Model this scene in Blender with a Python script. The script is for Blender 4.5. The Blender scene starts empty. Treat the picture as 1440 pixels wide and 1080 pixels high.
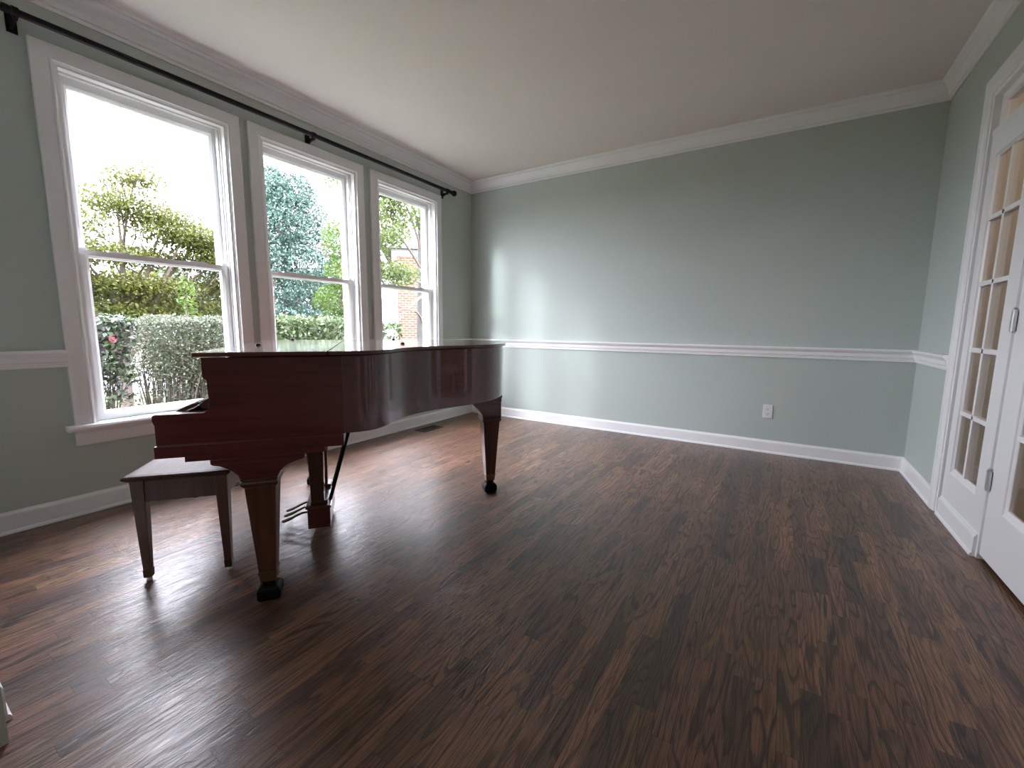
import bpy, bmesh, math, random
import numpy as np
from mathutils import Vector, Matrix
random.seed(7); RNG = np.random.default_rng(11)
scene = bpy.context.scene
COL = scene.collection
PI = math.pi

# ------------------------------------------------------------------ materials
def new_mat(name):
    m = bpy.data.materials.new(name); m.use_nodes = True
    nt = m.node_tree
    for n in list(nt.nodes): nt.nodes.remove(n)
    return m, nt
class NB:
    """tiny node-tree writer"""
    def __init__(s, nt): s.nt = nt
    def n(s, t, **kw):
        nd = s.nt.nodes.new(t)
        for k, v in kw.items(): setattr(nd, k, v)
        return nd
    def link(s, a, b): s.nt.links.new(a, b)
    def put(s, sock, v):
        if isinstance(v, bpy.types.NodeSocket): s.link(v, sock)
        elif v is not None: sock.default_value = v
    def math(s, op, a, b=None, c=None, clamp=False):
        nd = s.n('ShaderNodeMath', operation=op); nd.use_clamp = clamp
        s.put(nd.inputs[0], a)
        if b is not None: s.put(nd.inputs[1], b)
        if c is not None: s.put(nd.inputs[2], c)
        return nd.outputs[0]
    def comb(s, x, y, z):
        nd = s.n('ShaderNodeCombineXYZ')
        for i, v in enumerate((x, y, z)): s.put(nd.inputs[i], v)
        return nd.outputs[0]
    def sep(s, v):
        nd = s.n('ShaderNodeSeparateXYZ'); s.put(nd.inputs[0], v); return nd.outputs
    def noise(s, vec, scale=5, detail=2, rough=.5, dist=0, dim='3D'):
        nd = s.n('ShaderNodeTexNoise', noise_dimensions=dim)
        s.put(nd.inputs['Vector'], vec); s.put(nd.inputs['Scale'], scale)
        s.put(nd.inputs['Detail'], detail); s.put(nd.inputs['Roughness'], rough); s.put(nd.inputs['Distortion'], dist)
        return nd.outputs['Fac']
    def ramp(s, f, stops, interp='LINEAR'):
        nd = s.n('ShaderNodeValToRGB'); s.put(nd.inputs[0], f)
        cr = nd.color_ramp; cr.interpolation = interp
        while len(cr.elements) < len(stops): cr.elements.new(.5)
        for e, (p, c) in zip(cr.elements, stops):
            e.position = p; e.color = (c, c, c, 1) if isinstance(c, (int, float)) else (*c, 1)
        return nd.outputs[0]
    def mix(s, f, a, b, bt='MIX'):
        nd = s.n('ShaderNodeMix', data_type='RGBA', blend_type=bt)
        s.put(nd.inputs[0], f)
        for i, v in ((6, a), (7, b)):
            if isinstance(v, tuple): v = (*v, 1)
            s.put(nd.inputs[i], v)
        return nd.outputs[2]
    def bsdf(s, **kw):
        nd = s.n('ShaderNodeBsdfPrincipled')
        for k, v in kw.items():
            k = {'color': 'Base Color', 'rough': 'Roughness', 'metal': 'Metallic', 'spec': 'Specular IOR Level',
                 'coat': 'Coat Weight', 'coat_rough': 'Coat Roughness', 'normal': 'Normal', 'trans': 'Transmission Weight'}.get(k, k)
            if isinstance(v, tuple) and len(v) == 3: v = (*v, 1)
            s.put(nd.inputs[k], v)
        return nd.outputs[0]
    def bump(s, h, strength=.2, dist=.01):
        nd = s.n('ShaderNodeBump'); s.put(nd.inputs['Height'], h)
        nd.inputs['Strength'].default_value = strength; nd.inputs['Distance'].default_value = dist
        return nd.outputs[0]
    def coord(s, which='Object'): return s.n('ShaderNodeTexCoord').outputs[which]
    def out(s, sh):
        o = s.n('ShaderNodeOutputMaterial'); s.link(sh, o.inputs[0])

def paint(name, col, rough=.5, bump=.0, scale=180, spec=.4, mottle=.03):
    m, nt = new_mat(name); b = NB(nt); co = b.coord()
    f = b.noise(co, 2.2, 3)
    c = b.mix(f, tuple(x * (1 - mottle) for x in col), tuple(min(1, x * (1 + mottle)) for x in col))
    kw = dict(color=c, rough=rough, spec=spec)
    if bump: kw['normal'] = b.bump(b.noise(co, scale, 2), bump, .002)
    b.out(b.bsdf(**kw)); return m
def plain(name, col, rough=.5, metal=0., **kw):
    m, nt = new_mat(name); b = NB(nt)
    f = b.noise(b.coord(), 35, 2)
    c = b.mix(f, tuple(x * .92 for x in col), tuple(min(1, x * 1.08) for x in col))
    b.out(b.bsdf(color=c, rough=rough, metal=metal, **kw)); return m

WALL_C = (.49, .550, .512)
M = {}
M['wall'] = paint('sage_wall_paint', WALL_C, .42, .06, 160, .35)
M['ceiling'] = paint('cream_ceiling_paint', (.83, .775, .73), .8, .08, 220, .2)
M['trim'] = paint('white_trim_paint', (.86, .86, .865), .32, .0, spec=.45, mottle=.012)
M['hall_wall'] = paint('tan_hall_paint', (.50, .31, .17), .6, .05)
M['metal_dark'] = plain('oil_rubbed_bronze', (.012, .011, .014), .38, .6)
M['brass'] = plain('aged_brass', (.25, .17, .085), .38, 1.)
M['old_brass'] = plain('tarnished_brass', (.10, .075, .045), .35, 1.)
M['nickel'] = plain('satin_nickel', (.62, .62, .62), .35, 1.)
M['black'] = plain('black_rubber', (.005, .005, .005), .4, spec=.12)
M['vent'] = plain('brown_vent_metal', (.03, .018, .012), .35, .5)
M['plastic'] = plain('white_plastic', (.78, .78, .80), .3)
M['slot'] = plain('dark_slot', (.02, .02, .02), .6)
M['concrete'] = plain('pale_concrete', (.14, .128, .13), .9)
M['roof'] = plain('grey_shingle', (.09, .088, .085), .9)
M['siding'] = plain('white_painted_board', (.25, .25, .25), .6)
M['plaster_out'] = plain('exterior_brick_back', (.25, .13, .09), .9)

def mat_glass():
    m, nt = new_mat('window_glass'); b = NB(nt)
    fr = b.n('ShaderNodeFresnel'); fr.inputs['IOR'].default_value = 1.45
    tr = b.n('ShaderNodeBsdfTransparent'); tr.inputs[0].default_value = (.97, .985, .98, 1)
    gl = b.n('ShaderNodeBsdfGlossy'); gl.inputs['Roughness'].default_value = .01
    mx = b.n('ShaderNodeMixShader')
    b.link(b.math('MULTIPLY', fr.outputs[0], b.math('SUBTRACT', 1., b.n('ShaderNodeNewGeometry').outputs['Backfacing'])), mx.inputs[0]); b.link(tr.outputs[0], mx.inputs[1]); b.link(gl.outputs[0], mx.inputs[2])
    b.out(mx.outputs[0]); return m
M['glass'] = mat_glass()

def mat_floor():
    m, nt = new_mat('stained_oak_strip_floor'); b = NB(nt)
    x, y, z = b.sep(b.coord())[:3]
    BW = .0572
    u = b.math('DIVIDE', x, BW); row = b.math('FLOOR', u); fx = b.math('FRACT', u)
    wn = b.n('ShaderNodeTexWhiteNoise', noise_dimensions='1D'); b.put(wn.inputs['W'], row)
    r1 = wn.outputs['Value']; rc = b.sep(wn.outputs['Color'])
    ln = b.math('MULTIPLY_ADD', rc[1], .55, .30)
    v = b.math('DIVIDE', b.math('MULTIPLY_ADD', r1, 7.3, b.math('ADD', y, 40.)), ln)
    idx = b.math('FLOOR', v); fy = b.math('FRACT', v)
    w2 = b.n('ShaderNodeTexWhiteNoise', noise_dimensions='2D'); b.put(w2.inputs['Vector'], b.comb(row, idx, 0.))
    rv = w2.outputs['Value']; r = b.sep(w2.outputs['Color'])
    seed = b.math('MULTIPLY', rv, 61.)
    # cathedral figure: contour lines of a stretched noise field, one seed per board
    fld = b.noise(b.comb(b.math('MULTIPLY', x, 16.), b.math('MULTIPLY_ADD', y, 1.7, seed), seed), 1., 1.2, .4, .3)
    freq = b.math('MULTIPLY_ADD', r[0], 7., 6.5)
    ph = b.math('FRACT', b.math('MULTIPLY', fld, freq))
    line = b.ramp(ph, [(0, 1.), (.13, .85), (.30, .1), (.5, .0), (.90, 0.), (1., 1.)])
    # fine straight pores
    pore = b.noise(b.comb(b.math('MULTIPLY', x, 340.), b.math('MULTIPLY_ADD', y, 9., seed), seed), 1., 2., .6)
    pore = b.ramp(pore, [(.44, 1.), (.54, 0.)])
    tone = b.ramp(r[2], [(0, (.085, .048, .037)), (.10, (.14, .074, .052)), (.3, (.215, .105, .064)), (.6, (.255, .124, .072)), (.85, (.305, .155, .088)), (1, (.38, .20, .108))])
    blot = b.noise(b.comb(b.math('MULTIPLY', x, 6.), b.math('MULTIPLY', y, 2.), seed), 1., 2.)
    tone = b.mix(1., tone, b.mix(b.math('FRACT', b.math('MULTIPLY', rv, 17.3)), (1.10, .97, 1.04), (.96, 1.0, .80)), 'MULTIPLY')
    tone = b.mix(b.math('MULTIPLY', blot, .5), tone, (.11, .056, .042))
    str_ = b.math('MULTIPLY_ADD', r[1], .40, .55)
    c = b.mix(b.math('MULTIPLY', line, str_), tone, (.011, .0065, .0052))
    c = b.mix(b.math('MULTIPLY', pore, .62), c, (.018, .010, .0075))
    # joints between boards
    ex = b.math('MINIMUM', fx, b.math('SUBTRACT', 1., fx))
    ey = b.math('MULTIPLY', b.math('MINIMUM', fy, b.math('SUBTRACT', 1., fy)), ln)
    gap = b.math('MAXIMUM', b.math('LESS_THAN', ex, .011), b.math('LESS_THAN', ey, .0007))
    c = b.mix(b.math('MULTIPLY', gap, .75), c, (.006, .004, .003))
    h = b.math('SUBTRACT', b.math('MULTIPLY', b.math('ADD', b.math('MULTIPLY', line, .6), b.math('MULTIPLY', pore, .5)), -1.), b.math('MULTIPLY', gap, 1.5))
    rough = b.math('MULTIPLY_ADD', b.noise(b.comb(b.math('MULTIPLY', x, 30.), b.math('MULTIPLY', y, 4.), 0.), 1., 3.), .14, .27)
    b.out(b.bsdf(color=c, rough=rough, spec=.7, coat=.15, coat_rough=.3, normal=b.bump(h, .5, .0016))); return m
M['floor'] = mat_floor()

def mat_wood(name, dark, light, rough=.3, coat=1., coat_rough=.07, axis=0, scale=1., spec=.4):
    m, nt = new_mat(name); b = NB(nt)
    o = list(b.sep(b.coord())[:3])
    s = [42., 42., 42.]; s[axis] = 2.4
    vec = b.comb(*[b.math('MULTIPLY', o[i], s[i] * scale) for i in range(3)])
    f = b.noise(vec, 1., 4., .6, .6)
    s2 = [3., 3., 3.]; s2[axis] = .9
    g = b.noise(b.comb(*[b.math('MULTIPLY', o[i], s2[i] * scale) for i in range(3)]), 1.6, 2., .5, 1.)
    k = b.ramp(b.math('ADD', b.math('MULTIPLY', f, .6), b.math('MULTIPLY', g, .4)), [(.33, 0.), (.66, 1.)])
    c = b.mix(k, dark, light)
    b.out(b.bsdf(color=c, rough=rough, spec=spec, coat=coat, coat_rough=coat_rough, normal=b.bump(f, .03, .001))); return m
M['mahogany'] = mat_wood('polished_mahogany', (.062, .0105, .0115), (.135, .023, .022))
M['mahogany_v'] = mat_wood('polished_mahogany_upright', (.050, .016, .009), (.115, .038, .019), axis=2)
M['bench_wood'] = mat_wood('bench_walnut', (.055, .024, .016), (.12, .054, .033), axis=2, rough=.4, coat=.12, coat_rough=.2)
M['bench_top'] = mat_wood('bench_top_walnut', (.04, .017, .012), (.085, .036, .024), axis=1, rough=.5, coat=0., coat_rough=.3, spec=.12)

LEAF = .36
def mat_leaf(name, cols, trans=.35, rough=.5):
    m, nt = new_mat(name); b = NB(nt)
    ri = b.n('ShaderNodeNewGeometry').outputs['Random Per Island']
    n = len(cols)
    c = b.ramp(ri, [(i / max(1, n - 1), tuple(q * LEAF for q in cc)) for i, cc in enumerate(cols)])
    p = b.bsdf(color=c, rough=rough, spec=.35)
    t = b.n('ShaderNodeBsdfTranslucent'); b.link(c, t.inputs[0])
    mx = b.n('ShaderNodeMixShader'); mx.inputs[0].default_value = trans
    b.link(p, mx.inputs[1]); b.link(t.outputs[0], mx.inputs[2])
    b.out(mx.outputs[0]); return m
M['maple_leaf'] = mat_leaf('yellow_green_leaf', [(.10, .13, .02), (.17, .20, .03), (.25, .25, .04), (.13, .17, .05)], .4)
M['holly_leaf'] = mat_leaf('blue_green_leaf', [(.045, .10, .075), (.09, .19, .14), (.14, .27, .21), (.20, .33, .27)], .2)
M['bright_leaf'] = mat_leaf('bright_green_leaf', [(.09, .17, .02), (.16, .27, .04), (.22, .34, .06)], .4)
M['hedge_leaf'] = mat_leaf('hedge_leaf', [(.09, .13, .07), (.18, .23, .13), (.28, .32, .20), (.20, .17, .13)], .25)
M['laurel_leaf'] = mat_leaf('laurel_leaf', [(.05, .10, .035), (.12, .19, .06), (.22, .30, .12), (.30, .36, .20)], .25)
M['azalea_leaf'] = mat_leaf('azalea_leaf', [(.05, .085, .045), (.10, .15, .07), (.12, .09, .12), (.20, .30, .10)], .2)
M['oak_leaf'] = mat_leaf('oak_leaf', [(.10, .15, .03), (.17, .23, .06), (.22, .28, .09)], .4)
M['far_leaf'] = mat_leaf('far_tree_leaf', [(.05, .09, .03), (.10, .15, .05), (.16, .20, .06)], .3)
M['petal'] = plain('pink_petal', (.65, .16, .20), .6)
def mat_bark(name, a, c2):
    m, nt = new_mat(name); b = NB(nt); x, y, z = b.sep(b.coord())[:3]
    f = b.noise(b.comb(b.math('MULTIPLY', x, 22.), b.math('MULTIPLY', y, 22.), b.math('MULTIPLY', z, 5.)), 1., 4., .65, .4)
    b.out(b.bsdf(color=b.mix(f, a, c2), rough=.9, normal=b.bump(f, .5, .02))); return m
M['bark'] = mat_bark('brown_bark', (.045, .03, .024), (.12, .09, .075))
M['bark_grey'] = mat_bark('pale_grey_bark', (.026, .025, .023), (.07, .067, .062))
def mat_grass():
    m, nt = new_mat('lawn_grass'); b = NB(nt); co = b.coord()
    f = b.noise(co, .35, 3); g = b.noise(co, 40, 3)
    c = b.mix(f, (.055, .064, .028), (.085, .092, .046)); c = b.mix(b.math('MULTIPLY', g, .4), c, (.03, .038, .016))
    b.out(b.bsdf(color=c, rough=.9, normal=b.bump(g, .6, .03))); return m
M['grass'] = mat_grass()
def mat_brick():
    m, nt = new_mat('orange_brick'); b = NB(nt)
    x, y, z = b.sep(b.coord())[:3]
    bt = b.n('ShaderNodeTexBrick'); b.put(bt.inputs['Vector'], b.comb(b.math('ADD', x, y), z, 0.))
    bt.inputs['Color1'].default_value = (.105, .030, .012, 1); bt.inputs['Color2'].default_value = (.14, .045, .019, 1)
    bt.inputs['Mortar'].default_value = (.27, .21, .17, 1); bt.inputs['Scale'].default_value = 1.
    bt.inputs['Brick Width'].default_value = .225; bt.inputs['Row Height'].default_value = .085; bt.inputs['Mortar Size'].default_value = .011
    b.out(b.bsdf(color=bt.outputs['Color'], rough=.9)); return m
M['brick'] = mat_brick()

# ------------------------------------------------------------------ mesh helpers
class MB:
    def __init__(s): s.v = []; s.f = []; s.m = []
    def add(s, verts, faces, mi=0):
        o = len(s.v); s.v += [tuple(p) for p in verts]; s.f += [tuple(i + o for i in f) for f in faces]; s.m += [mi] * len(faces); return s
    def box(s, x0, x1, y0, y1, z0, z1, mi=0):
        x0, x1 = sorted((x0, x1)); y0, y1 = sorted((y0, y1)); z0, z1 = sorted((z0, z1))
        v = [(x, y, z) for z in (z0, z1) for y in (y0, y1) for x in (x0, x1)]
        return s.add(v, [(0, 2, 3, 1), (4, 5, 7, 6), (0, 1, 5, 4), (2, 6, 7, 3), (0, 4, 6, 2), (1, 3, 7, 5)], mi)
    def loft(s, rings, caps=True, close=True, mi=0):
        n = len(rings[0]); v = [p for r in rings for p in r]; f = []
        for k in range(len(rings) - 1):
            for i in range(n if close else n - 1):
                j = (i + 1) % n
                f.append((k * n + i, k * n + j, (k + 1) * n + j, (k + 1) * n + i))
        if caps: f.append(tuple(range(n))[::-1]); f.append(tuple((len(rings) - 1) * n + i for i in range(n)))
        return s.add(v, f, mi)
    def prism(s, poly, fn, h0, h1, mi=0):          # poly in (a,b), fn(a,b,h) -> xyz
        return s.loft([[fn(a, b, h0) for a, b in poly], [fn(a, b, h1) for a, b in poly]], mi=mi)
    def taper(s, cx, cy, z0, a0, z1, a1, mi=0, b0=None, b1=None):
        b0 = a0 if b0 is None else b0; b1 = a1 if b1 is None else b1
        r = lambda a, b, z: [(cx - a, cy - b, z), (cx + a, cy - b, z), (cx + a, cy + b, z), (cx - a, cy + b, z)]
        return s.loft([r(a0, b0, z0), r(a1, b1, z1)], mi=mi)
    def tube(s, pts, rad, n=8, mi=0, caps=True):
        pts = [Vector(p) for p in pts]
        if not hasattr(rad, '__len__'): rad = [rad] * len(pts)
        rings = []; up = Vector((.13, .27, .95)).normalized()
        for i, p in enumerate(pts):
            t = (pts[min(i + 1, len(pts) - 1)] - pts[max(i - 1, 0)]).normalized()
            a = t.cross(up)
            if a.length < .05: a = t.cross(Vector((1, 0, 0)))
            a.normalize(); c = t.cross(a)
            rings.append([tuple(p + (a * math.cos(2 * PI * k / n) + c * math.sin(2 * PI * k / n)) * rad[i]) for k in range(n)])
        return s.loft(rings, caps=caps, mi=mi)
    def lathe(s, prof, fn=lambda x, y, z: (x, y, z), n=20, mi=0):     # prof: (radius, height)
        rings = [[fn(r * math.cos(2 * PI * k / n), r * math.sin(2 * PI * k / n), h) for k in range(n)] for r, h in prof]
        return s.loft(rings, mi=mi)
    def build(s, name, mats, parent=None, bevel=0., seg=2, smooth=False, ang=35):
        me = bpy.data.meshes.new(name); me.from_pydata(s.v, [], s.f)
        if not isinstance(mats, (list, tuple)): mats = [mats]
        for m in mats: me.materials.append(m)
        if len(mats) > 1: me.polygons.foreach_set('material_index', s.m)
        bm = bmesh.new(); bm.from_mesh(me); bmesh.ops.recalc_face_normals(bm, faces=bm.faces); bm.to_mesh(me); bm.free()
        o = bpy.data.objects.new(name, me); COL.objects.link(o)
        if parent: o.parent = parent
        if smooth:
            me.polygons.foreach_set('use_smooth', [True] * len(me.polygons))
            me.set_sharp_from_angle(angle=math.radians(ang))
        if bevel:
            md = o.modifiers.new('edge_softening', 'BEVEL'); md.width = bevel; md.segments = seg; md.limit_method = 'ANGLE'; md.angle_limit = math.radians(40)
        me.update(); return o
def thing(name, label, cat, loc=(0, 0, 0), rotz=0., group=None):
    o = bpy.data.objects.new(name, None); COL.objects.link(o); o.empty_display_size = .1
    o.location = loc; o.rotation_euler = (0, 0, rotz); return tag(o, label, cat, group)
def tag(o, label, cat, group=None):
    o['label'] = label; o['category'] = cat
    if group: o['group'] = group
    return o
def struct(o): o['kind'] = 'structure'; return o
def sroot(name, loc=(0, 0, 0)):
    o = bpy.data.objects.new(name, None); COL.objects.link(o); o.location = loc; o.empty_display_size = .1; return struct(o)
def sweep3(mb, y0, y1, zb, zt, prof, fn):           # three-sided casing: up, across, down, mitred
    pts = lambda d, h: [fn(y0 + d, zb, h), fn(y0 + d, zt - d, h), fn(y1 - d, zt - d, h), fn(y1 - d, zb, h)]
    cols = [pts(d, h) for d, h in prof]; n = len(prof)
    return mb.loft([[cols[j][k] for j in range(n)] for k in range(4)])
def ringf(mb, outer, inner, prof, fn):              # closed rectangular frame; prof (t,h), t 0 outer .. 1 inner
    R = []
    for t, h in prof:
        a0, a1, b0, b1 = [o + (i - o) * t for o, i in zip(outer, inner)]
        R.append([fn(a0, b0, h), fn(a1, b0, h), fn(a1, b1, h), fn(a0, b1, h)])
    R.append(R[0]); return mb.loft(R, caps=False)
def wall_holes(name, fn, a0, a1, b0, b1, holes, h0, h1, mat):
    A = sorted({a0, a1, *[h[0] for h in holes], *[h[1] for h in holes]}); B = sorted({b0, b1, *[h[2] for h in holes], *[h[3] for h in holes]})
    A = [a for a in A if a0 <= a <= a1]; B = [b for b in B if b0 <= b <= b1]
    mb = MB(); solid = {}
    for i in range(len(A) - 1):
        for j in range(len(B) - 1):
            ca, cb = (A[i] + A[i + 1]) / 2, (B[j] + B[j + 1]) / 2
            solid[i, j] = not any(h[0] < ca < h[1] and h[2] < cb < h[3] for h in holes)
    for (i, j), ok in solid.items():
        if not ok: continue
        q = [(A[i], B[j]), (A[i + 1], B[j]), (A[i + 1], B[j + 1]), (A[i], B[j + 1])]
        for h in (h0, h1): mb.add([fn(a, b, h) for a, b in q], [(0, 1, 2, 3)])
        for (di, dj, e) in ((0, -1, (0, 1)), (1, 0, (1, 2)), (0, 1, (2, 3)), (-1, 0, (3, 0))):
            if not solid.get((i + di, j + dj), False):
                p, r = q[e[0]], q[e[1]]
                mb.add([fn(*p, h0), fn(*r, h0), fn(*r, h1), fn(*p, h1)], [(0, 1, 2, 3)])
    o = mb.build(name, mat); 
    bm = bmesh.new(); bm.from_mesh(o.data); bmesh.ops.remove_doubles(bm, verts=bm.verts, dist=1e-5); bmesh.ops.recalc_face_normals(bm, faces=bm.faces); bm.to_mesh(o.data); bm.free()
    return struct(o)
def moulding(name, prof, p0, p1, nrm, m0=0., m1=0., mat=None):
    """prof (out,z) run from p0 to p1 along a wall whose room-side normal is nrm; m0/m1 mitre"""
    p0 = Vector((*p0, 0)); p1 = Vector((*p1, 0)); t = (p1 - p0).normalized(); n = Vector((*nrm, 0))
    mb = MB()
    mb.loft([[tuple(p0 + n * o + t * (m0 * o) + Vector((0, 0, z))) for o, z in prof], [tuple(p1 + n * o + t * (m1 * o) + Vector((0, 0, z))) for o, z in prof]])
    return struct(mb.build(name, mat or M['trim']))

# ------------------------------------------------------------------ room
H = 2.74; W = 4.097; YF = -4.11; YB = -7.6
fx = lambda a, b, h: (h, a, b)          # plane normal +x (a=y,b=z)
fy = lambda a, b, h: (a, h, b)          # plane normal y (a=x,b=z)
XO = -.20                               # outside face of window wall

mb = MB(); mb.box(-.2, 6.7, YB - .1, .15, -.12, 0); fl = struct(mb.build('floor', M['floor']))
mb = MB(); mb.box(-.2, 6.7, YB - .1, .15, H, H + .1); struct(mb.build('ceiling', M['ceiling']))

WIN = [(-3.571, -2.60), (-2.545, -1.576), (-1.503, -.553)]     # casing outer edges along y
ZS, ZT = .507, 2.455                                            # stool top, casing top
CW = .086
OPN = [(a + CW, b - CW, ZS, ZT - CW) for a, b in WIN]
wl = wall_holes('wall_left', fx, YB, .15, 0, H, OPN, 0., XO, M['wall'])
wb = MB(); wb.box(0, 6.6, 0, .15, 0, H); struct(wb.build('wall_back', M['wall']))
DY0, DY1 = -3.582, -.862                                          # clear opening of the french doors
wall_holes('wall_right', fx, YB, 0, 0, H, [(DY0, DY1, -.01, 2.292)], W, W + .14, M['wall'])
OPX0, OPX1, OPZ = 1.665, 3.95, 2.25
wall_holes('wall_front', fy, 0, W, 0, H, [(OPX0, OPX1, -.01, OPZ)], YF, YF - .14, M['wall'])
wb = MB(); wb.box(-.2, W + .14, YB - .1, YB, 0, H); struct(wb.build('wall_entry', M['wall']))
# hall behind the french doors
HX = 5.75
wb = MB(); wb.box(HX, HX + .1, YB, 0, 0, H); struct(wb.build('wall_hall', M['hall_wall']))
wb = MB(); wb.box(W + .14, HX, -.35, -.25, 0, H); struct(wb.build('wall_hall_end', M['hall_wall']))
wb = MB(); wb.box(W + .14, HX, -5.0, -4.9, 0, H); struct(wb.build('wall_hall_far', M['hall_wall']))

# mouldings
BASE = [(0, 0), (.021, 0), (.021, .008), (.0165, .016), (.0135, .018), (.0135, .092), (.011, .1), (.006, .106), (.005, .112), (0, .112)]
RAIL = [(0, .827), (.010, .827), (.013, .833), (.010, .840), (.016, .843), (.016, .852), (.022, .858), (.022, .884), (.028, .889), (.034, .898), (.040, .903), (.041, .914), (.038, .919), (0, .919)]
CD, CP = .123, .066
CROWN = [(0, H - CD), (.010, H - CD), (.012, H - CD + .012), (.010, H - CD + .018), (.018, H - CD + .022), (.022, H - .075), (.032, H - .052), (.046, H - .036), (.050, H - .030), (.050, H - .022), (.058, H - .018), (CP, H - .010), (CP, H), (0, H)]
n = [0]
def trim(prof, p0, p1, nrm, m0=0, m1=0, name=None, mat=None):
    if name is None: n[0] += 1; name = 'trim_%d' % n[0]
    return moulding(name, prof, p0, p1, nrm, m0, m1, mat)
trim(BASE, (0, YF), (0, 0), (1, 0), 1, -1, 'baseboard_left'); trim(BASE, (0, 0), (W, 0), (0, -1), 1, -1, 'baseboard_back')
trim(BASE, (W, 0), (W, -.779), (-1, 0), 1, 0, 'baseboard_right'); trim(BASE, (0, YF), (1.57, YF), (0, 1), 1, 0, 'baseboard_front')
trim(CROWN, (0, YF), (0, 0), (1, 0), 1, -1); trim(CROWN, (0, 0), (W, 0), (0, -1), 1, -1); trim(CROWN, (W, 0), (W, YF), (-1, 0), 1, -1); trim(CROWN, (W, YF), (0, YF), (0, 1), 1, -1)
trim(RAIL, (0, YF), (0, WIN[0][0]), (1, 0), 1, 0); trim(RAIL, (0, WIN[2][1]), (0, 0), (1, 0), 0, -1)
trim(RAIL, (0, 0), (W, 0), (0, -1), 1, -1); trim(RAIL, (W, 0), (W, -.779), (-1, 0), 1, -.6)
trim(RAIL, (0, YF), (1.57, YF), (0, 1), 1, 0)
trim(BASE, (HX, -.35), (HX, -4.9), (-1, 0), 0, 0, 'baseboard_hall'); trim(RAIL, (HX, -.35), (HX, -4.9), (-1, 0), 0, 0)
# windows
CASE = [(0, 0), (0, .019), (.003, .021), (.066, .021), (.068, .026), (.074, .028), (.079, .026), (.081, .020), (CW, .019), (CW, 0)]
for k, (a, b) in enumerate(WIN):
    w = sroot('window_%d' % (k + 1), (0, (a + b) / 2, ZS)); ya, yb = a - (a + b) / 2, b - (a + b) / 2
    zt = ZT - ZS
    mb = MB(); sweep3(mb, ya, yb, 0, zt, CASE, fx); mb.build('casing', M['trim'], w)
    o0, o1, oz = ya + CW, yb - CW, zt - CW
    mb = MB(); sweep3(mb, o0 - .001, o1 + .001, 0, oz + .001, [(0, -.195), (0, .012), (.014, .012), (.014, -.03), (.024, -.03), (.024, -.036), (.014, -.036), (.014, -.195)], fx); mb.build('jamb', M['trim'], w)
    mb = MB(); mb.prism([(-.195, -.032), (.048, -.032), (.056, -.026), (.058, -.014), (.052, -.002), (.040, 0), (-.195, -.006)], lambda p, q, h: (p, h, q), ya - .036, yb + .036)
    mb.build('sill', M['trim'], w, .003)
    mb = MB(); mb.prism([(0, -.118), (.012, -.118), (.016, -.108), (.019, -.09), (.019, -.05), (.026, -.044), (.03, -.032), (0, -.032)], lambda p, q, h: (p, h, q), ya - .002, yb + .002)
    mb.build('apron', M['trim'], w)
    # sashes : lower inside, upper outside
    i0, i1 = o0 + .014, o1 - .014
    mid = 1.463 - ZS
    for nm, z0, z1, xh, wb_, wt in (('lower_sash', .0, mid, -.04, .052, .038), ('upper_sash', mid - .036, oz - .014, -.080, .036, .05)):
        outer = (i0, i1, z0, z1); inner = (i0 + .05, i1 - .05, z0 + wb_, z1 - wt)
        mb = MB(); ringf(mb, outer, inner, [(0, xh - .036), (0, xh), (.72, xh), (1, xh - .012), (1, xh - .036)], fx)
        if nm == 'lower_sash':
            for yy in (-.2, .2): mb.box(xh - .03, xh - .004, yy - .05, yy + .05, z1, z1 + .008)
        s = mb.build(nm, M['trim'], w)
        mb = MB(); mb.box(xh - .024, xh - .02, inner[0] - .004, inner[1] + .004, inner[2] - .004, inner[3] + .004); mb.build('pane', M['glass'], s)
        if nm == 'lower_sash':
            mb = MB()
            for yy in (i0 + .03, i1 - .03): mb.box(xh - .024, xh - .004, yy - .016, yy + .016, z1 + .0, z1 + .012)
            mb.build('tilt_latch', M['trim'], s, .002)
        else:
            mb = MB()
            for yy in (i0 + .008, i1 - .008): mb.box(xh + .004, xh + .040, yy - .008, yy + .006, mid + .02, z1)
            mb.build('side_track', M['plastic'], w)

# ------------------------------------------------------------------ french doors (right wall)
XF = W - .002
mb = MB(); sweep3(mb, DY0 - .095, DY1 + .095, 0, 2.387, [(0, 0), (0, .016), (.010, .02), (.060, .02), (.066, .016), (.084, .014), (.095, .012), (.095, 0)], lambda a, b, h: (W - h, a, b)); n[0] += 1; struct(mb.build('trim_%d' % n[0], M['trim']))
mb = MB(); sweep3(mb, DY0 - .01, DY1 + .01, 0, 2.302, [(0, .0), (0, .15), (.03, .15), (.03, .0)], lambda a, b, h: (W - .006 + h, a, b)); n[0] += 1; struct(mb.build('trim_%d' % n[0], M['trim']))
mb = MB(); mb.box(W + .004, W + .15, DY0, DY1, 2.072, 2.1); 
for yy in (-1.468, -2.976): mb.box(W + .004, W + .14, yy - .008, yy + .008, 0, 2.075)
n[0] += 1; struct(mb.build('trim_%d' % n[0], M['trim']))
ZM = [.297, .618, .960, 1.304, 1.636, 1.944]
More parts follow.
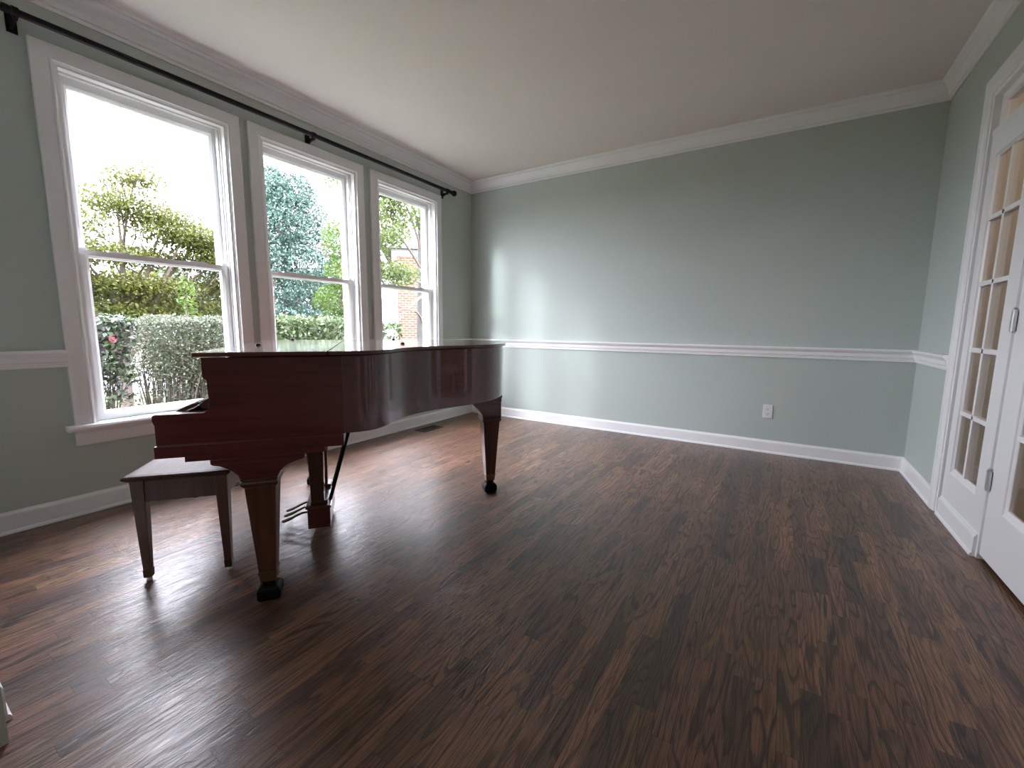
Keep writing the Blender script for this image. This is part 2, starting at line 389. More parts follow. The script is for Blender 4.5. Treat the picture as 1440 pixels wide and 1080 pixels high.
def leaf(name, y0, y1, g0, g1, z0, z1, xf, cols=2, rows=ZM, th=.04):
    """glazed leaf; y0<y1; g0,g1 glass limits"""
    r = sroot(name, (xf, (y0 + y1) / 2, z0)); c = (y0 + y1) / 2; f = lambda a, b, h: (h, a - c, b - z0)
    mb = MB(); ringf(mb, (y0, y1, z0, z1), (g0, g1, rows[0], rows[-1]), [(0, th), (0, 0), (.91, 0), (.93, .006), (1, .014), (1, th - .014), (.93, th - .006), (.91, th)], f)
    bw = .012
    def bar(a0, a1, b0, b1): mb.box(.004, th - .004, a0 - c, a1 - c, b0 - z0, b1 - z0)
    for z in rows[1:-1]: bar(g0, g1, z - bw, z + bw)
    for i in range(1, cols): y = g0 + (g1 - g0) * i / cols; bar(y - bw, y + bw, rows[0], rows[-1])
    fr = mb.build('door_frame' if name.startswith('door') else 'frame', M['trim'], r, .0025)
    for i in range(cols):
        for j in range(len(rows) - 1):
            a0 = g0 + (g1 - g0) * i / cols; a1 = g0 + (g1 - g0) * (i + 1) / cols
            pm = MB(); pm.box(th / 2 - .002, th / 2 + .002, a0 - c + .002, a1 - c - .002, rows[j] - z0 + .002, rows[j + 1] - z0 - .002); pm.build('pane', M['glass'], r)
    return r
leaf('window_4', -1.460, DY1 - .03, -1.342, -.982, .0, 2.072, W + .004)
leaf('window_5', DY0 + .03, -2.984, -3.462, -3.102, .0, 2.072, W + .004)
trim(BASE, (W + .004, -.905), (W + .004, -1.462), (-1, 0), 0, 0)
d1 = leaf('door_1', -2.220, -1.477, -2.060, -1.645, .022, 2.069, W + .012)
d2 = leaf('door_2', -2.967, -2.224, -2.799, -2.384, .022, 2.069, W + .012)
for d, s in ((d1, 1), (d2, -1)):
    for z in (.38, 1.105, 1.83):
        mb = MB(); mb.lathe([(.006, -.05), (.006, .05)], n=10); mb.lathe([(.004, .05), (.0065, .053), (.003, .06)], n=10); mb.box(-.003, .004, -.02, .02, -.045, .045)
        h = mb.build('hinge', M['nickel'], d); h.location = (-.008, s * .374, z - .022)
    mb = MB(); fk = lambda x, y, z: (-z, x, y)
    mb.lathe([(.026, 0), (.026, .006), (.01, .01), (.009, .035), (.022, .042), (.026, .055), (.018, .066), (.0, .068)], fk, 16)
    h = mb.build('knob', M['nickel'], d, smooth=True); h.location = (0, -s * .30, .93)
# transom above
r = sroot('window_6', (W + .02, (DY0 + DY1) / 2, 2.1)); c = (DY0 + DY1) / 2; f = lambda a, b, h: (h, a - c, b - 2.1)
mb = MB(); ringf(mb, (DY0 + .03, DY1 - .03, 2.055, 2.272), (-3.499, -.945, 2.09, 2.222), [(0, .04), (0, 0), (.8, 0), (1, .012), (1, .04)], f)
TC = [-3.499, -2.976, -2.222, -1.468, -.945]
for y in TC[1:-1]: mb.box(.004, .036, y - .012 - c, y + .012 - c, 2.09 - 2.1, 2.222 - 2.1)
mb.build('frame', M['trim'], r, .002)
for i in range(4):
    pm = MB(); pm.box(.018, .022, TC[i] - c, TC[i + 1] - c, 2.09 - 2.1, 2.222 - 2.1); pm.build('pane', M['glass'], r)

# ------------------------------------------------------------------ curtain rod
cr = thing('curtain_rod', 'long dark bronze curtain rod mounted above the three windows', 'curtain rod', (.085, -2.06, 2.505))
mb = MB(); mb.tube([(0, -1.60, 0), (0, 1.59, 0)], .0165, 14); mb.build('rod', M['metal_dark'], cr, smooth=True)
for s in (-1, 1):
    mb = MB(); fz = lambda x, y, z: (x, s * (1.585 + z), y)
    mb.lathe([(.0, -.01), (.019, -.01), (.019, .012), (.012, .016), (.011, .024), (.020, .030), (.028, .042), (.031, .055), (.028, .069), (.018, .08), (0, .084)], fz, 18); mb.build('finial', M['metal_dark'], cr, smooth=True)
for yb in (-1.555, -.03, 1.535):
    mb = MB(); mb.box(-.085, -.079, yb - .019, yb + .019, -.065, .035); mb.box(-.082, .0, yb - .007, yb + .007, -.034, -.018)
    mb.prism([(-.079, -.055), (-.03, -.034), (-.079, -.030)], lambda p, q, h: (p, h, q), yb - .006, yb + .006)
    mb.lathe([(.022, -.012), (.022, .012)], lambda x, y, z: (x, yb + z, y), 16); mb.box(-.006, .006, yb - .008, yb + .008, -.034, -.015)
    mb.build('bracket', M['metal_dark'], cr)

# ------------------------------------------------------------------ floor vents, outlet
for (vx, vy, lab) in ((.187, -.98, 'brown metal floor register beside the baseboard, seen past the piano tail leg'), (.187, -3.0, 'brown metal floor register beside the baseboard, seen under the bench')):
    v = thing('floor_vent', lab, 'vent', (vx, vy, 0.), 0, None)
    mb = MB(); ringf(mb, (-.072, .072, -.142, .142), (-.05, .05, -.12, .12), [(0, 0), (0, .003), (.2, .007), (.9, .007), (1, .004), (1, 0)], lambda a, b, h: (a, b, h)); mb.build('frame', M['vent'], v)
    mb = MB()
    for i in range(11): y = -.11 + i * .022; mb.box(-.05, .05, y - .004, y + .004, .001, .005)
    mb.box(-.003, .003, -.12, .12, .001, .0055); mb.build('grille', M['vent'], v)
    mb = MB(); mb.box(-.05, .05, -.12, .12, .0002, .001); mb.build('damper', M['slot'], v)
ol = thing('outlet', 'white electrical outlet low on the sage wall', 'outlet', (3.189, 0, .362))
mb = MB(); mb.box(-.036, .036, -.006, 0, -.058, .058); mb.build('plate', M['plastic'], ol, .003)
for s in (-1, 1):
    rc = MB(); rc.prism([(.017 * math.cos(t) * (1 if abs(math.cos(t)) < .8 else .92), s * .0205 + .0135 * math.sin(t)) for t in [2 * PI * k / 18 for k in range(18)]], lambda a, b, h: (a, h, b), -.0085, -.005)
    R = rc.build('receptacle', M['plastic'], ol)
    q = MB(); q.box(-.0075, -.0055, -.0092, -.0084, s * .0205 - .001, s * .0205 + .008); q.box(.0055, .0075, -.0092, -.0084, s * .0205 - .0, s * .0205 + .0075)
    q.lathe([(.0026, .0084), (.0026, .0092)], lambda x, y, z: (x, -z, y + s * .0205 - .006), 10); q.build('slot', M['slot'], R)
q = MB(); q.lathe([(.003, .006), (.0025, .0078)], lambda x, y, z: (x, -z, y), 10); q.build('screw', M['nickel'], ol)

# ------------------------------------------------------------------ grand piano (local x: keyboard -> tail, local y: treble -> bass)
TH = math.radians(39.0)
T = Vector((1.617, -3.42, 0)); Bv = Vector((-math.cos(TH), math.sin(TH), 0))
S0 = T - .06 * Bv
PW = 1.42
gp = thing('grand_piano', 'polished mahogany baby grand piano with closed lid, standing by the windows', 'piano', S0, PI / 2 - TH)
def catmull(P, k=6, closed=False):
    out = []; N = len(P)
    for i in range(N - 1):
        p0, p1, p2, p3 = P[max(i - 1, 0)], P[i], P[i + 1], P[min(i + 2, N - 1)]
        for j in range(k):
            t = j / k
            out.append(tuple(.5 * ((2 * b) + (c - a) * t + (2 * a - 5 * b + 4 * c - d) * t * t + (-a + 3 * b - 3 * c + d) * t ** 3) for a, b, c, d in zip(p0, p1, p2, p3)))
    out.append(P[-1]); return out
bent = [(.30, 0.0), (.36, .010), (.41, .032), (.455, .082), (.50, .165), (.55, .245), (.625, .320), (.71, .382), (.80, .425), (.89, .462), (.985, .520), (1.075, .600), (1.15, .700), (1.20, .82), (1.225, .95), (1.228, 1.08), (1.20, 1.20), (1.13, 1.31), (1.02, 1.38), (.90, PW), (.75, PW)]
curve = catmull(bent, 6) + [(.4, PW), (.30, PW)]
def offset(poly, d):        # open polyline, offset to its left-hand (outer) side by -d
    out = []
    for i, p in enumerate(poly):
        a = poly[max(i - 1, 0)]; b = poly[min(i + 1, len(poly) - 1)]
        tx, ty = b[0] - a[0], b[1] - a[1]; L_ = math.hypot(tx, ty)
        out.append((p[0] + ty / L_ * d, p[1] - tx / L_ * d))
    return out
ZR0, ZR1 = .648, .946
loc3 = lambda a, b, h: (a, b, h)
inn = offset(curve, -.045)
mb = MB()
rg = []
for (x, y), (xi, yi) in zip(curve, inn):
    ox, oy = x - xi, y - yi; q = math.hypot(ox, oy); ox /= q; oy /= q
    rg.append([(x - .004 * ox, y - .004 * oy, ZR0), (x, y, ZR0 + .004), (x, y, ZR1), (xi, yi, ZR1), (xi, yi, ZR0)])
mb.loft(rg); mb.build('rim', M['mahogany'], gp, smooth=True, ang=30)
ARM = [(-.150, ZR1), (-.150, .882), (-.147, .874), (-.139, .868), (-.136, .80)] + [(-.160 + .024 * math.cos(t) , .779 - .024 * math.sin(t)) for t in [0, .4, .8, 1.2, 1.5]] + [(-.298, .754), (-.304, .750), (-.305, .735), (-.302, .724), (-.299, .716), (-.299, ZR0), (.30, ZR0), (.30, ZR1)]
for y0 in (0, PW - .055):
    mb = MB(); mb.prism(ARM, lambda a, b, h: (a, h, b), y0, y0 + .055); mb.build('arm', M['mahogany'], gp, .0012)
mb = MB(); mb.box(-.306, .296, -.004, PW + .004, .602, .644)
mb.box(-.300, .290, .0, PW, .644, .648); mb.build('keybed', M['mahogany'], gp, .004)
mb = MB(); mb.prism([(-.287, .648), (-.265, .648), (-.265, .728), (-.280, .735), (-.287, .73)], lambda a, b, h: (a, h, b), .055, PW - .055); mb.build('key_slip', M['mahogany'], gp, .003)
mb = MB(); mb.prism([(-.272, .737), (-.268, .748), (-.225, .770), (-.19, .782), (-.186, .774), (-.225, .758), (-.262, .735)], lambda a, b, h: (a, h, b), .057, PW - .057); fb = mb.build('fallboard', M['mahogany'], gp)
mb = MB(); mb.tube([(-.187, .06, .780), (-.187, PW - .06, .780)], .004, 8); mb.build('hinge', M['black'], fb)
mb = MB(); mb.prism([(-.182, .775), (-.150, .80), (-.148, ZR1 - .004), (-.12, ZR1 - .004), (-.12, .76), (-.175, .76)], lambda a, b, h: (a, h, b), .057, PW - .057); mb.build('name_board', M['mahogany'], gp)
body = [p for p in inn]
mb = MB(); mb.prism(body, loc3, .70, .725); mb.build('soundboard', M['mahogany'], gp)
for y in (.45, .8, 1.1):
    x1 = max(p[0] for p in inn if p[1] <= y + .02 and p[0] < 1.3) - .08
    mb = MB(); mb.box(.29, min(x1, 1.12) if y > .7 else .62, y - .035, y + .035, .655, .70); mb.build('beam', M['mahogany'], gp)
# lid
LZ0, LZ1 = .949, .965
lidc = offset(curve, .016)
fold = .252
flap = [(-.172, -.016), (fold - .0015, -.016), (fold - .0015, PW + .016), (-.172, PW + .016)]
mb = MB(); mb.prism(flap, loc3, LZ0, LZ1); fp = mb.build('front_lid', M['mahogany'], gp, .004)
main = [(fold + .0015, -.016)] + lidc + [(fold + .0015, PW + .016)]
mb = MB(); mb.prism(main, loc3, LZ0, LZ1); ml = mb.build('lid', M['mahogany'], gp, .004)
for (x, y, par) in ((-.075, .50, fp), (-.055, 1.36, fp), (.575, .62, ml), (.575, 1.36, ml)):
    mb = MB(); mb.lathe([(.011, LZ1), (.010, LZ1 + .006), (.006, LZ1 + .010), (0, LZ1 + .011)], lambda a, b, h: (a + x, b + y, h), 12); mb.build('bumper', M['black'], par, smooth=True)
mb = MB(); mb.tube([(fold, -.014, LZ1 + .0005), (fold, PW + .014, LZ1 + .0005)], .0028, 8); mb.build('lid_hinge', M['metal_dark'], ml)
# legs
def piano_leg(cx, cy, sx=1., tail=False, d=.06):
    r = MB()
    r.taper(cx, cy, .490, .058, .502, .062); r.taper(cx, cy, .466, .054, .480, .063); r.taper(cx, cy, .480, .063, .490, .058)   # capital
    r.taper(cx, cy, .116, .030, .466, .052)
    L = r.build('leg', M['mahogany_v'], gp, .003)
    if not tail:
        pl = MB(); pl.box(cx - .222, cx + .228, cy - d, cy + d, .583, .602); pl.box(cx - .148, cx + .156, cy - d, cy + d, .566, .583); pl.build('mounting_plate', M['mahogany'], L, .002)
        half = [(.062, .502), (.066, .516), (.080, .532), (.100, .546), (.128, .557), (.150, .561), (.156, .566)]
        poly = [(cx + a, z) for a, z in half] + [(cx - a * (.148 / .156 if a > .1 else 1), z) for a, z in half[::-1]]
        k = MB(); k.prism(poly, lambda a, b, h: (a, h, b), cy - d + .003, cy + d - .003); k.build('bracket', M['mahogany'], L, .003)
    else:
        pl = MB(); pl.box(cx - .150, cx + .062, cy - .075, cy + .075, .622, .648); pl.box(cx - .128, cx + .060, cy - .068, cy + .068, .596, .622); pl.build('mounting_plate', M['mahogany'], L, .003)
        poly = [(cx + .060, .502), (cx + .060, .596), (cx - .120, .596), (cx - .118, .580), (cx - .104, .566), (cx - .086, .550), (cx - .070, .528), (cx - .064, .512), (cx - .060, .502)]
        k = MB(); k.prism(poly, lambda a, b, h: (a, h, b), cy - .060, cy + .060); k.build('bracket', M['mahogany'], L, .003)
    f = MB(); f.taper(cx, cy, .075, .027, .112, .031); f.taper(cx, cy, .112, .034, .118, .034); f.build('ferrule', M['brass'], L, .0015)
    c = MB(); c.taper(cx, cy, .0, .034, .008, .041); c.taper(cx, cy, .008, .041, .044, .041); c.taper(cx, cy, .044, .041, .056, .030); c.taper(cx, cy, .056, .022, .075, .022); c.build('caster', M['black'], L, .006)
    return L
piano_leg(0.0, .06); piano_leg(.03, PW - .07); piano_leg(1.125, .865, tail=True)
# lyre with pedals
ly = MB(); ly.box(.085, .190, .525, .885, .045, .150); ly.box(.078, .197, .515, .895, .150, .162)
LY = ly.build('pedal_box', M['mahogany'], gp, .004)
for y in (.585, .825):
    p = MB(); p.taper(.132, y, .162, .030, .602, .040, b0=.03, b1=.044); p.box(.100, .178, y - .042, y + .042, .162, .18); p.build('lyre_post', M['mahogany_v'], LY, .003)
p = MB(); p.box(.07, .21, .54, .87, .584, .602); p.build('lyre_head', M['mahogany'], LY, .003)
for y in (.635, .705, .775):
    p = MB()
    ctr = [(.10, .095), (.05, .092), (.02, .080), (-.01, .066), (-.035, .058), (-.05, .056)]; wd = [.008, .008, .010, .014, .015, .007]
    p.loft([[(x, y - w, z - .004), (x, y + w, z - .004), (x, y + w * .8, z + .005), (x, y - w * .8, z + .005)] for (x, z), w in zip(ctr, wd)])
    p.build('pedal', M['old_brass'], LY, .002)
for y in (.60, .81):
    p = MB(); p.tube([(.178, y, .13), (.33, y, .655)], .009, 10); p.build('brace_rod', M['black'], LY)
for y in (.66, .705, .75):
    p = MB(); p.tube([(.138, y, .162), (.138, y, .60)], .0045, 8); p.build('pedal_rod', M['brass'], LY)

# ------------------------------------------------------------------ bench
BTH = math.radians(41.0)
bl = Vector((math.sin(BTH), math.cos(BTH), 0)); bb = Vector((-math.cos(BTH), math.sin(BTH), 0))
BD, BL_ = .376, .93
b0 = Vector((1.091, -3.693, 0))
bench = thing('piano_bench', 'brown wooden piano bench with tapered legs, tucked under the keyboard', 'bench', b0 + bl * BD / 2 + bb * BL_ / 2, PI / 2 - BTH)
hx, hy = BD / 2, BL_ / 2
mb = MB(); R_ = lambda e, z: [(-hx - e, -hy - e, z), (hx + e, -hy - e, z), (hx + e, hy + e, z), (-hx - e, hy + e, z)]
mb.loft([R_(-.014, .434), R_(-.006, .440), R_(-.0, .446), R_(.0, .452), R_(-.006, .457), R_(-.022, .460)]); mb.build('seat', M['bench_top'], bench)
mb = MB(); ringf(mb, (-hx + .025, hx - .025, -hy + .025, hy - .025), (-hx + .043, hx - .043, -hy + .043, hy - .043), [(0, .345), (0, .434), (1, .434), (1, .345)], loc3); mb.build('apron', M['bench_wood'], bench)
for sx in (-1, 1):
    for sy in (-1, 1):
        cx, cy = sx * (hx - .042), sy * (hy - .042)
        mb = MB(); mb.taper(cx, cy, .05, .0135, .434, .024)
        L = mb.build('leg', M['bench_wood'], bench, .002)
        f = MB(); f.taper(cx, cy, .016, .0135, .050, .0145); f.build('ferrule', M['old_brass'], L)
        f = MB(); f.lathe([(.009, 0), (.011, .004), (.006, .018)], lambda a, b, h: (a + cx, b + cy, h), 12); f.build('glide', M['plastic'], L)

# ------------------------------------------------------------------ outside
GZ = -.5
mb = MB(); mb.box(-70, XO, -45, 45, GZ - .2, GZ); struct(mb.build('ground', M['grass']))
mb = MB(); mb.box(-15, -9., -45, 45, GZ - .1, GZ + .02); struct(mb.build('road', M['concrete']))

def leaves(name, pts, size, mat, parent, up=.4, aspect=.5, nrm=None):
    """pts (N,3): one small folded leaf blade at every point, merged as the foliage of one plant"""
    N = len(pts); d = RNG.normal(size=(N, 3)); d /= np.linalg.norm(d, axis=1, keepdims=True)
    nn = RNG.normal(size=(N, 3)); nn[:, 2] += up * 2.5
    w = np.cross(nn, d); w /= np.linalg.norm(w, axis=1, keepdims=True) + 1e-9
    n2 = np.cross(d, w)
    s = size * (.65 + .7 * RNG.random((N, 1)))
    v = np.empty((N, 4, 3)); v[:, 0] = pts - d * s * .5; v[:, 2] = pts + d * s * .5
    v[:, 1] = pts + w * s * aspect * .5 + n2 * s * .1; v[:, 3] = pts - w * s * aspect * .5 + n2 * s * .1
    me = bpy.data.meshes.new(name); me.vertices.add(N * 4); me.loops.add(N * 4); me.polygons.add(N)
    me.vertices.foreach_set('co', v.reshape(-1)); me.loops.foreach_set('vertex_index', np.arange(N * 4, dtype=np.int32))
    me.polygons.foreach_set('loop_start', np.arange(0, N * 4, 4, dtype=np.int32))
    me.materials.append(mat); me.update(calc_edges=True); me.validate()
    o = bpy.data.objects.new(name, me); COL.objects.link(o); o.parent = parent; return o
def ell(c, r, N, shell=.55):
    p = RNG.normal(size=(N, 3)); p /= np.linalg.norm(p, axis=1, keepdims=True)
    q = shell + (1 - shell) * RNG.random((N, 1)) ** .7
    return np.array(c) + p * q * np.array(r)
def boxpts(x0, x1, y0, y1, z0, z1, N, bias=.6):
    p = RNG.random((N, 3))
    k = RNG.random(N) < bias; top = RNG.random(N) < .45
    p[k & top, 2] = 1 - .08 * RNG.random((k & top).sum()); p[k & ~top, 0] = 1 - .1 * RNG.random((k & ~top).sum())
    p = p * np.array([x1 - x0, y1 - y0, z1 - z0]) + np.array([x0, y0, z0])
    p += .035 * np.sin(p[:, [1, 2, 0]] * 9.) + RNG.normal(size=p.shape) * .015
    return p
def limb(mb, a, b, r0, r1, sag=.12, n=7, k=6):
    a, b = Vector(a), Vector(b); L = (b - a).length; pts = []; rad = []
    o1 = Vector(RNG.normal(size=3)) * L * sag * .5
    for i in range(k + 1):
        t = i / k; pts.append(a.lerp(b, t) + o1 * math.sin(PI * t) + Vector((0, 0, L * sag * .6 * math.sin(PI * t)))); rad.append(r0 + (r1 - r0) * t)
    mb.tube(pts, rad, n); return pts
def tree(name, label, cat, base, top, r0, blobs, size, leaf, bark='bark', group=None, up=.4, aspect=.5, twigs=3, shell=.5):
    """blobs: (centre, radii, leaves) relative to the base; each clump hangs on its own limb"""
    t = thing(name, label, cat, base, 0, group)
    mb = MB(); tr = limb(mb, (0, 0, 0), top, r0, r0 * .55, .03, 10, 8)
    P = []
    for (c, r, N) in blobs:
        st = tr[random.randint(4, 8)] if len(tr) > 6 else tr[-1]
        lp = limb(mb, st, c, r0 * .4, r0 * .1, .1)
        for _ in range(twigs):
            e = Vector(c) + Vector([random.uniform(-.8, .8) * q for q in r]); limb(mb, lp[random.randint(2, 6)], e, r0 * .14, r0 * .04, .1, 5, 4)
        P.append(ell(c, r, N, shell))
    mb.build('trunk', M[bark], t, smooth=True, ang=80)
    leaves('foliage', np.concatenate(P), size, M[leaf], t, up, aspect); return t
def shrub(name, label, cat, x0, x1, y0, y1, z0, z1, N, size, leaf, stems, group=None, aspect=.5):
    cx, cy = (x0 + x1) / 2, (y0 + y1) / 2
    t = thing(name, label, cat, (cx, cy, GZ), 0, group); mb = MB()
    for i in range(stems):
        bx = random.uniform(x0, x1) * .75 + cx * .25 - cx; by = (random.uniform(y0, y1) - cy) * .75
        for _ in range(4):
            limb(mb, (bx, by, 0), (bx + random.uniform(-.3, .3), by + random.uniform(-.14, .14), z0 - GZ + random.uniform(.0, .75) * (z1 - z0)), random.uniform(.007, .014), .003, .08, 5, 5)
    mb.build('stems', M['bark'], t)
    p = boxpts(x0 - cx, x1 - cx, y0 - cy, y1 - cy, z0 - GZ, z1 - GZ, N)
    lo = RNG.random(N) < .34; p[lo, 2] -= RNG.random(lo.sum()) * .55
    leaves('foliage', p, size, M[leaf], t, .5, aspect); return t

az = shrub('flowering_bush', 'dark leafy bush with a pink bloom outside the nearest window', 'bush', -3.0, -2.15, -3.6, -2.62, .48, 1.11, 6500, .06, 'azalea_leaf', 46)
mb = MB()
for k in range(6):
    a = k * PI / 3; mb.lathe([(.002, 0), (.016, .012), (.022, .03), (.0, .034)], lambda x, y, z: (.35 + z * .8, .33 + x + .022 * math.cos(a), .92 - GZ + y + .022 * math.sin(a)), 8)
mb.build('blossom', M['petal'], az)
shrub('twiggy_bush', 'twiggy fine leaved grey green bush outside the nearest window', 'bush', -3.1, -2.25, -2.46, -1.42, .50, 1.12, 22000, .03, 'hedge_leaf', 54, None, .6)
shrub('clipped_hedge', 'flat topped pale green hedge below the big tree', 'hedge', -3.3, -2.4, -1.22, .55, .55, 1.15, 9000, .07, 'laurel_leaf', 16)
shrub('leafy_bush', 'small loose green bush in front of the brick house', 'bush', -3.2, -2.6, .76, 1.32, .3, 1.08, 1500, .08, 'laurel_leaf', 6)

# spreading maple seen through the nearest window
B = (-6.4, -1.55, GZ)
bl_ = []
for (y, x, z, ry, rz, N) in ((-.75, .2, 3.1, .9, .30, 900), (.15, 0, 3.55, .8, .28, 800), (.95, .3, 3.15, .8, .25, 800), (-.5, .4, 2.65, 1., .22, 900), (.6, -.2, 2.75, 1., .22, 900), (1.55, .3, 2.75, .75, .25, 900),
                             (1.75, .1, 2.3, .7, .28, 1000), (.2, .3, 2.2, 1.1, .22, 1100), (-.8, 0, 2.15, .9, .25, 900), (1.1, .0, 1.9, 1.1, .25, 1100), (-.2, .2, 1.75, 1., .25, 1000), (1.35, 0, 3.15, .6, .25, 700), (.75, .1, 3.4, .6, .22, 600), (1.7, .2, 3.0, .5, .25, 600), (.4, .1, 4.0, .45, .22, 350), (-.9, .1, 1.7, .8, .3, 800)):
    bl_.append(((x, y, z), (.8, ry, rz), int(N * 3.6)))
tree('spreading_tree', 'spreading airy yellow green tree outside the nearest window', 'tree', B, (0, .1, 1.5), .11, bl_, .058, 'maple_leaf', up=.9, aspect=.55, shell=.1)
tree('garden_tree', 'low broad olive green tree just above the bushes outside the nearest window', 'tree', (-8.9, -.9, GZ), (0, 0, 1.4), .1,
     [((0, -1.0, 1.5), (.7, .9, .8), 1900), ((0, 0, 1.7), (.7, .9, .8), 1900), ((.1, 1.0, 1.5), (.7, .9, .8), 1900), ((.1, .4, 2.3), (.6, 1., .5), 1300), ((0, -.9, 2.2), (.6, .9, .5), 1200)], .1, 'maple_leaf')
# blue-green evergreen
B = (-10.4, 3.85, GZ); bl_ = []
for i in range(26):
    h = .6 + 5.4 * (i / 25); rad = 2.15 * (1 - (h / 6.5) ** 2.8) + .15; a = i * 2.4
    bl_.append(((math.cos(a) * rad * .55, math.sin(a) * rad * .55, h), (rad * .62 + .2, rad * .62 + .2, .55), 2300))
tree('evergreen_tree', 'tall dense blue green evergreen tree behind the hedge', 'tree', B, (0, 0, 5.0), .14, bl_, .088, 'holly_leaf', up=.3, shell=.45, twigs=1)
# bright shrub in front of it
tree('young_tree', 'bright green young tree right of the blue green evergreen', 'tree', (-6.6, 3.0, GZ), (0, 0, 2.4), .05,
     [((0, .1, 3.7), (.5, .5, .6), 1200), ((.1, .3, 2.9), (.5, .75, .5), 1500), ((0, .0, 2.2), (.55, .7, .45), 1500), ((.1, .35, 1.6), (.55, .75, .45), 1300), ((0, 0, 1.0), (.5, .7, .4), 900)], .085, 'bright_leaf')
tree('sapling', 'small bright lime green sapling behind the twiggy bush', 'tree', (-4.7, -1.15, GZ), (0, 0, 1.8), .02,
     [((0, 0, 2.0), (.15, .14, .3), 160), ((0, .03, 1.6), (.16, .16, .25), 170), ((0, -.03, 1.2), (.15, .15, .3), 140)], .07, 'bright_leaf')
# grey trunk tree at the third window
B = (-4.3, 3.60, GZ); t = thing('shade_tree', 'tree with a thick pale grey trunk outside the farthest window', 'tree', B)
mb = MB(); tr = limb(mb, (0, 0, 0), (.1, .05, 5.2), .20, .15, .01, 14, 8); mb.build('trunk', M['bark_grey'], t, smooth=True, ang=80)
mb = MB(); P = []
for (st, en) in (((.05, .0, 2.3), (.6, -1.5, 1.55)), ((.05, 0, 2.9), (.5, -1.4, 3.6)), ((.05, 0, 3.3), (.6, -1.7, 4.3)), ((.05, 0, 2.6), (.7, -1.8, 2.75)), ((.05, 0, 1.6), (.8, -1.5, 1.9)), ((.05, 0, 3.8), (.2, -1., 4.9))):
    lp = limb(mb, st, en, .035, .008, .14, 7, 8)
    for _ in range(5):
        e = lp[random.randint(3, 8)] + Vector((random.uniform(-.5, .5), random.uniform(-.7, .2), random.uniform(-.35, .4))); limb(mb, lp[random.randint(2, 7)], e, .010, .003, .1, 5, 4)
        if en[2] > 2.5: P.append(ell(e, (.5, .5, .28), 420, .1))
mb.build('branches', M['bark'], t); leaves('foliage', np.concatenate(P), .085, M['oak_leaf'], t, .6)
# brick house
hs = thing('brick_house', 'orange brick house with white trim seen through the farthest window', 'house', (-9., 7.05, GZ), -math.radians(46))
mb = MB(); mb.box(-6, 0, 0, 7, 0, 4.15); mb.build('wall', M['brick'], hs)
mb = MB(); mb.box(-.05, .03, -.02, .16, 0, 4.1); mb.box(-6, .05, -.03, 7, 4.1, 4.34); mb.build('corner_board', M['siding'], hs)
mb = MB(); mb.prism([(-6.5, 4.34), (.3, 4.34), (.3, 4.42), (-3, 5.2), (-6.5, 4.42)], lambda a, b, h: (a, h, b), -.4, 7.2); mb.build('roof', M['roof'], hs)
# far trees
FT = [((-21, -3.0), 4.4, 'hazy background tree behind the spreading yellow green tree'), ((-23, 5.6), 4.6, 'hazy background tree behind the lime green sapling'),
      ((-24, 14.4), 5.2, 'hazy background tree behind the tall blue green evergreen'), ((-20, 23.5), 5.5, 'hazy background tree beyond the brick house')]
for (x, y), hgt, lab in FT:
    b_ = []
    for i in range(9):
        a = random.uniform(0, 2 * PI); q = random.uniform(.2, 1.)
        b_.append(((math.cos(a) * 1.6 * q, math.sin(a) * 2.3 * q, random.uniform(.9, hgt - .5)), (1.4, 1.7, .9), 420))
    tree('background_tree', lab, 'tree', (x, y, GZ), (0, 0, hgt * .55), .2, b_, .26, 'far_leaf', group='background trees beyond the garden', twigs=1)

# ------------------------------------------------------------------ light
wd = bpy.data.worlds.new('overcast_sky'); scene.world = wd; wd.use_nodes = True
nt = wd.node_tree
for q in list(nt.nodes): nt.nodes.remove(q)
b = NB(nt)
d = b.n('ShaderNodeTexCoord').outputs['Generated']; dx, dy, dz = b.sep(d)[:3]
k = b.math('MULTIPLY_ADD', b.noise(d, 2.2, 4, .55), .5, .75)
up = b.math('MULTIPLY_ADD', b.math('MAXIMUM', dz, 0.), .95, .58)
bg = b.n('ShaderNodeBackground'); b.link(b.mix(.0, (.88, .875, 1.0), (1, 1, 1)), bg.inputs[0])
SKY = 9.0
b.link(b.math('MULTIPLY', b.math('MULTIPLY', k, up), SKY), bg.inputs[1])
o = b.n('ShaderNodeOutputWorld'); b.link(bg.outputs[0], o.inputs[0])
def light(name, typ, loc, energy, color=(1, 1, 1), rot=None, **kw):
    L = bpy.data.lights.new(name, typ); L.energy = energy; L.color = color
    for a, v in kw.items(): setattr(L, a, v)
    ob = bpy.data.objects.new(name, L); COL.objects.link(ob); ob.location = loc
    if rot is not None: ob.rotation_euler = rot
    return ob
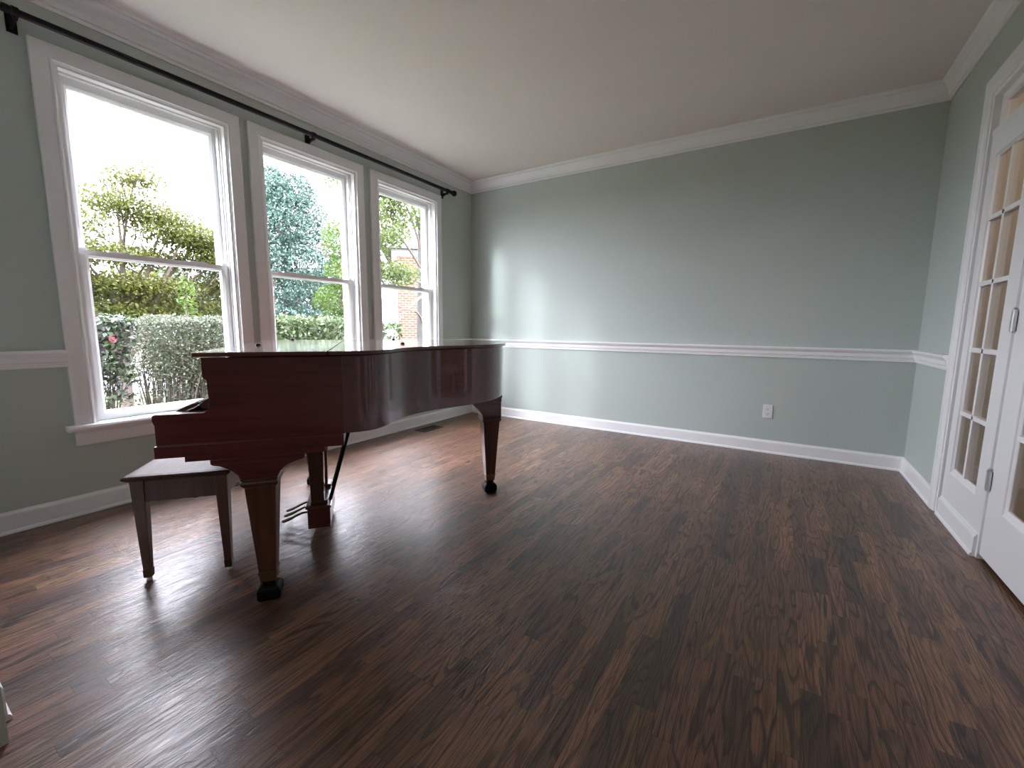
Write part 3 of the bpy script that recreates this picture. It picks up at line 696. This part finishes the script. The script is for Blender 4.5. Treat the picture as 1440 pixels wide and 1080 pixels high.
# bright patch of cloud around the hidden sun, low behind the camera side of the windows
sd = Vector((.46, 1., -.36)).normalized()
sun = light('sun', 'SUN', (-6, -12, 8), 1.1, (.90, .98, 1.), angle=math.radians(9))
sun.rotation_euler = sd.to_track_quat('-Z', 'Y').to_euler()
for a, bq, z0, z1 in OPN:
    L = light('window_portal', 'AREA', (XO - .02, (a + bq) / 2, (z0 + z1) / 2), 1., rot=(0, -PI / 2, 0), shape='RECTANGLE', size=z1 - z0, size_y=bq - a)
    L.data.cycles.is_portal = True
light('entry_fill', 'POINT', (2.6, -5.9, 2.5), 5, (1., .93, .86), shadow_soft_size=.15)  # unseen fill added behind the camera to lift walls and ceiling, no fixture
light('hall_lamp', 'POINT', (5.0, -2.2, 2.45), 4.6, (1., .74, .50), shadow_soft_size=.12)

# ------------------------------------------------------------------ camera
f_px, yaw, pitch, roll = 604.7437, math.radians(32.04099855), math.radians(7.47189581), math.radians(.49932154)
cam = bpy.data.cameras.new('camera'); co = bpy.data.objects.new('camera', cam); COL.objects.link(co)
cam.sensor_fit = 'HORIZONTAL'; cam.sensor_width = 36.; cam.lens = f_px / 1440 * 36.; cam.clip_start = .02; cam.clip_end = 300
fw = Vector((-math.sin(yaw), math.cos(yaw), 0)); rt = Vector((math.cos(yaw), math.sin(yaw), 0)); upv = Vector((0, 0, 1))
f2 = fw * math.cos(pitch) - upv * math.sin(pitch); u2 = upv * math.cos(pitch) + fw * math.sin(pitch)
r3 = rt * math.cos(roll) + u2 * math.sin(roll); u3 = u2 * math.cos(roll) - rt * math.sin(roll)
mw = Matrix((r3, u3, -f2)).transposed().to_4x4(); mw.translation = (3.253085, -4.253501, 1.057327); co.matrix_world = mw
scene.camera = co
vs = scene.view_settings; scene.display_settings.display_device = 'sRGB'
vs.view_transform = 'Standard'; vs.look = 'None'; vs.gamma = 1.0; vs.use_curve_mapping = False; vs.exposure = 1.6
cy = scene.cycles; cy.max_bounces = 10; cy.diffuse_bounces = 5; cy.glossy_bounces = 4; cy.transparent_max_bounces = 12; cy.sample_clamp_indirect = 8.0; cy.caustics_reflective = False; cy.caustics_refractive = False
